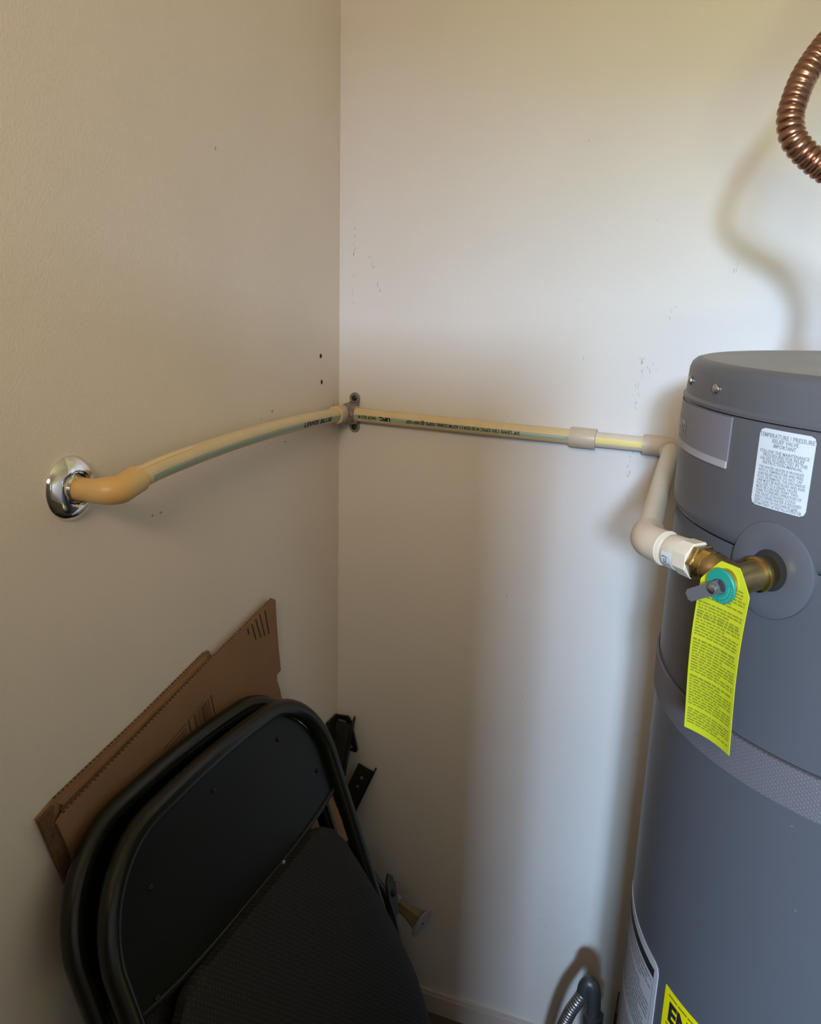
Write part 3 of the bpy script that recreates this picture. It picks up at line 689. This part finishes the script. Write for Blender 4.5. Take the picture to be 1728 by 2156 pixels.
# ------------------------------------------------------------------ folding chairs
kx = .34; nl = math.hypot(1, kx)
vdir = Vector((-kx/nl, 0, 1/nl)); wdir = Vector((1/nl, 0, kx/nl))
def sup_arch(hw, top, rc, crown, inset=0, n=10):
    """outline going up the +x leg, over and down the -x leg (local x, y)"""
    pts = []
    hw -= inset; top -= inset; rc -= inset*.6
    for k in range(n+1):
        t = PI/2*k/n; pts.append((hw-rc+rc*math.cos(t), top-rc+rc*math.sin(t)))
    m = 10; x0 = hw-rc
    mid = [(x0-2*x0*k/m, top+crown*(1-(1-2*k/m)**2)) for k in range(1, m)]
    left = [(-x, y) for x, y in reversed(pts)]
    return pts+mid+left
def make_chair():
    c = empty('folding_chair')
    HW = .2300; TOP = .828; RC = .118
    ar = sup_arch(HW, TOP, RC, .004)
    path = [(HW+.004, 0.012, 0), (HW, .30, 0), (HW, .55, 0)]+[(x, y, 0) for x, y in ar]+[(-HW, .55, 0), (-HW, .30, 0), (-HW-.004, 0.012, 0)]
    P_ = Path(Path(path, 4).resample(.012), ref=(0, 0, 1))
    MB().tube(P_, .0120, 18).build('frame', 'chair', c)
    # pressed steel back panel, closed sheet
    inner = sup_arch(HW, TOP, RC, .004, .010)
    vs = []; fs = []
    zb = .640
    K = 10
    ring = [(inner[0][0], zb+.018)]+inner+[(-inner[0][0], zb+.018)]
    N = len(ring)
    def dep(X, Y): return -.003-.011*(1-(X/HW)**2)*min(1, (1-abs(2*(Y-zb)/(TOP-zb)-1)**2)+.6)
    for h in (0, -.0012):
        for k in range(K+1):
            f = k/K
            for (x, y) in ring:
                bx = x*.955; by = zb+.020*(abs(x)/HW)**3
                X = x*(1-f)+bx*f; Y = y*(1-f)+by*f
                vs.append((X, Y, dep(X, Y)+h))
    for h in (0, 1):
        o = h*(K+1)*N
        for k in range(K):
            for i in range(N-1): fs.append((o+k*N+i, o+k*N+i+1, o+(k+1)*N+i+1, o+(k+1)*N+i))
    O2 = (K+1)*N
    for i in range(N-1):
        fs.append((i, i+1, O2+i+1, O2+i)); fs.append((K*N+i, K*N+i+1, O2+K*N+i+1, O2+K*N+i))
    bk = MB().add(vs, fs).build('back_panel', 'panel', c)
    lip = []
    for k in range(25):
        x = -HW*.955+2*HW*.955*k/24; y = zb+.020*(abs(x)/HW)**3; lip.append((x, y, dep(x, y)))
    MB().tube(Path(lip, ref=(0, 0, 1)), .0036, 10).build('rolled_edge', 'chair', bk)
    for (x, y) in ((.137, .781), (-.007, .788), (-.147, .756), (-.188, .656), (.196, .700), (.065, .640)):
        MB().lathe([(0, .0034), (.0012, .0032), (.0022, .0018), (.0023, .0001)], (x, y, dep(x, y)+(.003 if y < .645 else 0)), (0, 0, 1), 12).build('rivet', 'steel' if y < .645 else 'chair', bk)
    # folded seat: front edge up, dimpled vinyl, rounded corners
    def sw(y):
        pts = [(.20, .250), (.243, .252), (.312, .254), (.40, .239), (.457, .226), (.53, .210), (.587, .195), (.615, .180), (.632, .160), (.640, .135)]
        if y <= pts[0][0]: return pts[0][1]
        for p, q in zip(pts, pts[1:]):
            if y <= q[0]: return p[1]+(q[1]-p[1])*(y-p[0])/(q[0]-p[0])
        return pts[-1][1]
    vs = []; fs = []; ys = [.640, .6375, .632, .623, .615, .60, .587, .56, .53, .49, .457, .40, .36, .312, .27, .243, .21, .19, .185]
    nu = 18
    for h, hh in ((0, 0), (1, -.012)):
        for y in ys:
            w = sw(y)
            if y < .20: w -= .02*(.20-y)/.02
            for i in range(nu+1):
                t = -1+2*i/nu; x = w*math.copysign(1-(1-abs(t))**1.3, t); e = min(1, (1-abs(x)/w)*9)*min(1, (y-.18)*60)
                z = .0005+.015*min(1, (.640-y)/.18)+hh+(.006*math.sqrt(max(0, e)) if not h else 0)
                vs.append((x, y, z))
    n = nu+1; J = len(ys); B = n*J
    for j in range(J-1):
        for i in range(nu):
            q = (j*n+i, j*n+i+1, (j+1)*n+i+1, (j+1)*n+i); fs.append(q); fs.append(tuple(a+B for a in reversed(q)))
    ringi = [i for i in range(n)]+[j*n+n-1 for j in range(1, J)]+[(J-1)*n+i for i in range(n-2, -1, -1)]+[j*n for j in range(J-2, 0, -1)]
    for k in range(len(ringi)):
        a, b = ringi[k], ringi[(k+1) % len(ringi)]; fs.append((a, b, b+B, a+B))
    MB().add(vs, fs).build('seat', 'seat', c)
    # rear legs with pivot brackets
    for s in (1, -1):
        P2 = Path([(s*.228, .560, -.012), (s*.238, .526, -.012), (s*.256, .478, -.010), (s*.266, .448, -.009), (s*.270, .421, -.008), (s*.262, .37, -.008), (s*.252, .31, -.009), (s*.236, .23, -.012), (s*.228, .14, -.014), (s*.222, .012, -.014)], 5, ref=(0, 0, 1))
        lg = MB().tube(P2, .0100, 14).build('leg', 'chair', c)
        MB().lathe([(0, .0125), (.018, .0125), (.030, .0105)], (s*.222, .0, -.015), (0, 1, 0), 16).build('foot_cap', 'iron_b', lg)
        MB().prism([(s*.262, .405, .003), (s*.276, .405, .003), (s*.290, .432, .003), (s*.291, .462, .003), (s*.282, .472, .003), (s*.270, .465, .003), (s*.262, .440, .003)], (0, 0, -.003)).build('pivot_bracket', 'iron', c, False)
        MB().lathe([(0, .005), (.004, .005), (.006, .002)], (s*.277, .440, .002), (0, 0, 1), 12).build('rivet', 'iron', c)
        MB().lathe([(0, .0150), (.020, .0150), (.032, .0125)], (s*(HW+.004), .0, 0), (0, 1, 0), 16).build('foot_cap', 'iron_b', c)
    MB().tube([(-.262, .432, -.0095), (.262, .432, -.0095)], .0055, 12).build('crossbar', 'chair', c)
    return c
def chair_matrix(x0, yc):
    m = Matrix((Vector((0, 1, 0)), vdir, wdir)).transposed().to_4x4(); m.translation = Vector((x0, yc, 0)); return m
ch = make_chair()
ch.matrix_world = chair_matrix(.338, -.481)
tag(ch, 'black metal folding chair folded flat, the nearer of the two, dimpled seat showing', 'chair', 'folded chairs leaning on the left wall')
def copy_tree(o, parent=None):
    c = o.copy(); C.objects.link(c); c.parent = parent
    for k in list(o.children): copy_tree(k, c)
    return c
ch2 = copy_tree(ch); ch2.matrix_world = chair_matrix(.2975, -.487)
ch2['label'] = 'black metal folding chair behind the nearer one, against the cardboard'

# ------------------------------------------------------------------ flattened cardboard box on the left wall
cbx = empty('flattened_cardboard_box', (0, 0, 0))
tag(cbx, 'flattened brown cardboard box leaning on the left wall behind the folding chairs', 'cardboard')
def yzpoly(pts, x, th, name, m, parent=cbx):
    return MB().prism([(x, y, z) for y, z in pts], (th, 0, 0)).build(name, m, parent, False)
yzpoly([(-.692, .815), (-.669, .823), (-.53, .849), (-.400, .877), (-.392, .876), (-.388, .868), (-.39, .30), (-.60, .29), (-.655, .69)], .0008, .0030, 'back_panel', 'card')['label'] = 'rear layer of cardboard'
yzpoly([(-.664, .8165), (-.536, .8430), (-.402, .8715), (-.396, .866), (-.536, .8380), (-.660, .8120)], .0036, .0030, 'middle_layer', 'card')
yzpoly([(-.664, .8110), (-.400, .8670), (-.390, .30), (-.57, .28)], .0066, .0014, 'inner_layer', 'card_d')
FT = [(-.666, .8060), (-.603, .8200), (-.539, .8345), (-.399, .8670), (-.242, .8990)]
fp = yzpoly([(-.674, .800)]+FT+[(-.2335, .8940), (-.232, .866), (-.227, .817), (-.221, .774), (-.232, .772), (-.233, .763), (-.225, .745), (-.217, .717), (-.205, .60), (-.195, .25), (-.56, .25), (-.60, .56), (-.652, .730)], .0080, .0035, 'front_panel', 'card')
yzpoly([(-.693, .815), (-.672, .819), (-.6745, .800), (-.652, .728), (-.622, .632), (-.645, .630), (-.662, .702), (-.680, .765)], .0042, .0040, 'side_flap', 'card_d')['label'] = 'darker folded side flap'
# corrugated cut edges: rows of little flutes
tk = MB()
def tz(pts, y):
    for (p, q) in zip(pts, pts[1:]):
        if p[0] <= y <= q[0]: return p[1]+(q[1]-p[1])*(y-p[0])/(q[0]-p[0])
    return pts[-1][1]
BT = [(-.669, .823), (-.53, .849), (-.400, .877)]
for pts, x in ((FT, .0086), (BT, .0012)):
    y = pts[0][0]+.002
    while y < pts[-1][0]-.004:
        z0, z1 = tz(pts, y), tz(pts, y+.0030)
        tk.prism([(x, y, z0-.0002), (x, y+.0030, z1-.0002), (x, y+.0030, z1+.0008), (x, y, z0+.0008)], (.0022, 0, 0)); y += .0058
tag(tk.build('corrugation', 'card_d', cbx, False), kind='stuff')
# crushed flutes near the top corner
XF = .0114
for (y0, z0, y1, z1) in ((-.311, .878, -.308, .868), (-.300, .880, -.290, .853), (-.290, .884, -.277, .851), (-.279, .888, -.266, .849), (-.265, .888, -.254, .848)):
    MB().prism([(XF, y0-.0006, z0), (XF, y0+.0012, z0), (XF, y1+.0010, z1), (XF, y1-.0010, z1)], (.0009, 0, 0)).build('crushed_flute', 'print', fp, False)
# printed barcode, frame and small print
pm = MB()
def seg(y0, z0, y1, z1, w): pm.prism([(XF, y0, z0), (XF, y0+w, z0), (XF, y1+w, z1), (XF, y1, z1)], (.0003, 0, 0))
def hseg(y0, z0, y1, z1, w): pm.prism([(XF, y0, z0), (XF, y1, z1), (XF, y1, z1+w), (XF, y0, z0+w)], (.0003, 0, 0))
seg(-.453, .806, -.447, .776, .0020); seg(-.404, .818, -.396, .786, .0020)
for k in range(11):
    y = -.441+k*.0031; z = .8075+k*.00085; seg(y, z, y+.006, z-.030, random.choice((.0007, .0013, .0019)))
hseg(-.453, .806, -.420, .817, .0006)
for k in range(4): hseg(-.503+k*.002, .792-k*.0065, -.458, .8035-k*.0065, .0009)
pm.build('barcode', 'print', fp, False)

# loose cardboard piece standing on the floor between the rear chair and the wall
ks = empty('cardboard_sheet', (0, 0, 0))
tag(ks, 'small brown cardboard piece glimpsed between the seat and frame of the nearer chair', 'cardboard')
def kp(y, z, o=0): return Vector((.246-.34*z+o, y, z))
MB().prism([kp(-.153, 0), kp(-.153, .46), kp(-.160, .535), kp(-.235, .555), kp(-.56, .545), kp(-.56, 0)], (.004, 0, .0013)).build('sheet', 'card', ks, False)
MB().prism([kp(-.160, .535, .0003), kp(-.235, .555, .0003), kp(-.235, .5562, .0003), kp(-.160, .5362, .0003)], (.003, 0, .001)).build('cut_edge', 'card_d', ks, False)

# ------------------------------------------------------------------ steel bed rails in the corner
def rail(name, top, bot, facing, w1, w2, label, plate=False):
    o = empty(name, (0, 0, 0)); top = Vector(top); bot = Vector(bot); ax = (bot-top).normalized()
    e1 = Vector(facing); e1 = (e1-ax*e1.dot(ax)).normalized(); e2 = ax.cross(e1).normalized()
    th = .003; L0 = (bot-top).length
    mb = MB()
    mb.prism([top, top+e1*w1, top+e1*w1+ax*L0, top+ax*L0], e2*th)
    mb.prism([top-ax*.0, top+e2*w2-ax*.012, top+e2*w2+ax*L0, top+ax*L0], e1*th)
    r_ = mb.build('angle_iron', 'iron', o, False)
    for k in (.022, .042):
        MB().lathe([(0, .0032), (.0006, .0030), (.0008, .0001)], top+e1*w1*.5+ax*k-e2*.0002, -e2, 12).build('rail_hole', 'plate', o)
        MB().lathe([(0, .0032), (.0006, .0030), (.0008, .0001)], top+e1*w1*.5+ax*k+e2*(th+.0002), e2, 12).build('rail_hole', 'plate', o)
    tag(o, label, 'bed rail', 'steel bed rails standing in the corner')
    return o, top, ax, e1, e2
dd = Vector((-.39, -.10, -1)).normalized()
rail('bed_rail', (.0800, -.010, .4900), Vector((.0800, -.010, .4900))+dd*.45, (-1, -.12, 0), .034, .022, 'dark angle iron with two holes, the lower rail end in the corner')
o, top, ax, e1, e2 = rail('bed_rail', (.040, -.022, .585), Vector((.040, -.022, .585))+Vector((-.05, -.30, -1)).normalized()*.55, (-1, -.2, 0), .030, .022, 'dark angle iron ending in a slotted plate, the upper rail end in the corner')
for c_ in list(o.children):
    if c_.name.startswith('rail_hole'): bpy.data.objects.remove(c_)
# end plate: vertical hooked plate facing the room, with two bright slots
PL = MB(); Ov = Vector((-.0, -.014, .595))
def plq(x, z, y=-.012): return Vector((x, y, z))
corner = [plq(.0015, .594), plq(.028, .596), plq(.0335, .588), plq(.0475, .532), plq(.045, .5265), plq(.020, .5275)]
PL.prism(corner, (0, -.004, 0))
PL.prism([plq(.0015, .594, -.012), plq(.0015, .594, -.050), plq(.0120, .5625, -.050), plq(.0120, .5625, -.012)], (.003, 0, 0))
PL.build('end_plate', 'iron_b', o, False)
for (x, z) in ((.0165, .5855), (.0300, .5375)):
    MB().prism([plq(x-.007, z+.002, -.0155), plq(x+.0085, z+.0005, -.0155), plq(x+.0085, z-.003, -.0155), plq(x-.007, z-.0015, -.0155)], (0, -.0012, 0)).build('plate_slot', 'plate', o, False)

# ------------------------------------------------------------------ flared spool lodged beside the chairs
spo = empty('flared_spool', (0, 0, 0))
tag(spo, 'small flared cream plastic spool with a grey end disc beside the chair hinge', 'spool')
sa = Vector((.170, -.098, .305)); sb = Vector((.219, -.112, .292)); sd = (sb-sa).normalized(); SL = (sb-sa).length
MB().lathe([(0, .011), (SL*.4, .0125), (SL*.8, .0180), (SL*.94, .0235)], sa, sd, facets=6).build('spool_body', 'spool', spo, False)
MB().lathe([(SL*.93, .0225), (SL*.95, .0250), (SL, .0250), (SL*1.01, .0235)], sa, sd, 32).build('end_disc', 'spool_e', spo)
MB().lathe([(SL*1.01, .0028), (SL*1.02, .0028)], sa, sd, 12).build('disc_hole', 'dark', spo)
MB().lathe([(-.016, .013), (0, .013)], sa, sd, 24).build('end_disc', 'spool_e', spo)
MB().lathe([(-.10, .005), (0, .005)], sa, sd, 12).build('spindle', 'spool', spo)
hb = MB().tube(Path([(.095, -.125, .002), (.125, -.115, .15), (.152, -.108, .270), (.160, -.110, .335), (.158, -.108, .352)], 5), .007, 12).build('support_rod', 'iron', spo)

# ------------------------------------------------------------------ flexible conduit near the floor
fc = empty('flexible_conduit', (0, 0, 0))
tag(fc, 'grey corrugated metal conduit looping up near the floor beside the water heater', 'conduit')
b_y = -.13
def cpnt(dx, z, dy=0): return Vector((.500+dx, b_y+dy, z))
cpp = Path(Path([cpnt(-.050, .02, -.02), cpnt(-.040, .12, -.02), cpnt(-.030, .19, -.015), cpnt(-.018, .235, -.010), cpnt(-.006, .262, -.005), cpnt(.0005, .276, .0)], 8).resample(.0008), ref=(0, -1, 0))
MB().tube(cpp, lambda s: .0105-.0011*(1-abs(math.sin(PI*s/.0050)))**1.3*1.4, 24).build('corrugated_sleeve', 'flex', fc)
MB().tube(Path([cpnt(.0000, .272, 0), cpnt(.0015, .286, .0), cpnt(.0070, .294, .001), cpnt(.0130, .288, .001), cpnt(.0160, .270, .001), cpnt(.0180, .235, .001)], 6), .0112, 20).build('connector_elbow', 'flex_d', fc)['label'] = 'dark metal elbow at the top of the loop'
MB().lathe([(0, .012), (.001, .0165), (.012, .0165), (.013, .0145), (.020, .0145), (.021, .0165), (.034, .0165), (.035, .012)], cpnt(.0185, .205, 0), (0, 0, 1), facets=8).build('lock_nut', 'flex_d', fc, False)
MB().tube([cpnt(.0185, .01, 0), cpnt(.0185, .21, 0)], .012, 18).build('dark_pipe', 'flex_d', fc)
jb = MB().box((.546, -.050, .04), (.580, -.002, .175)).build('junction_box', 'flex_d', None, False)
tag(jb, 'small dark junction box low on the wall behind the water heater', 'box')
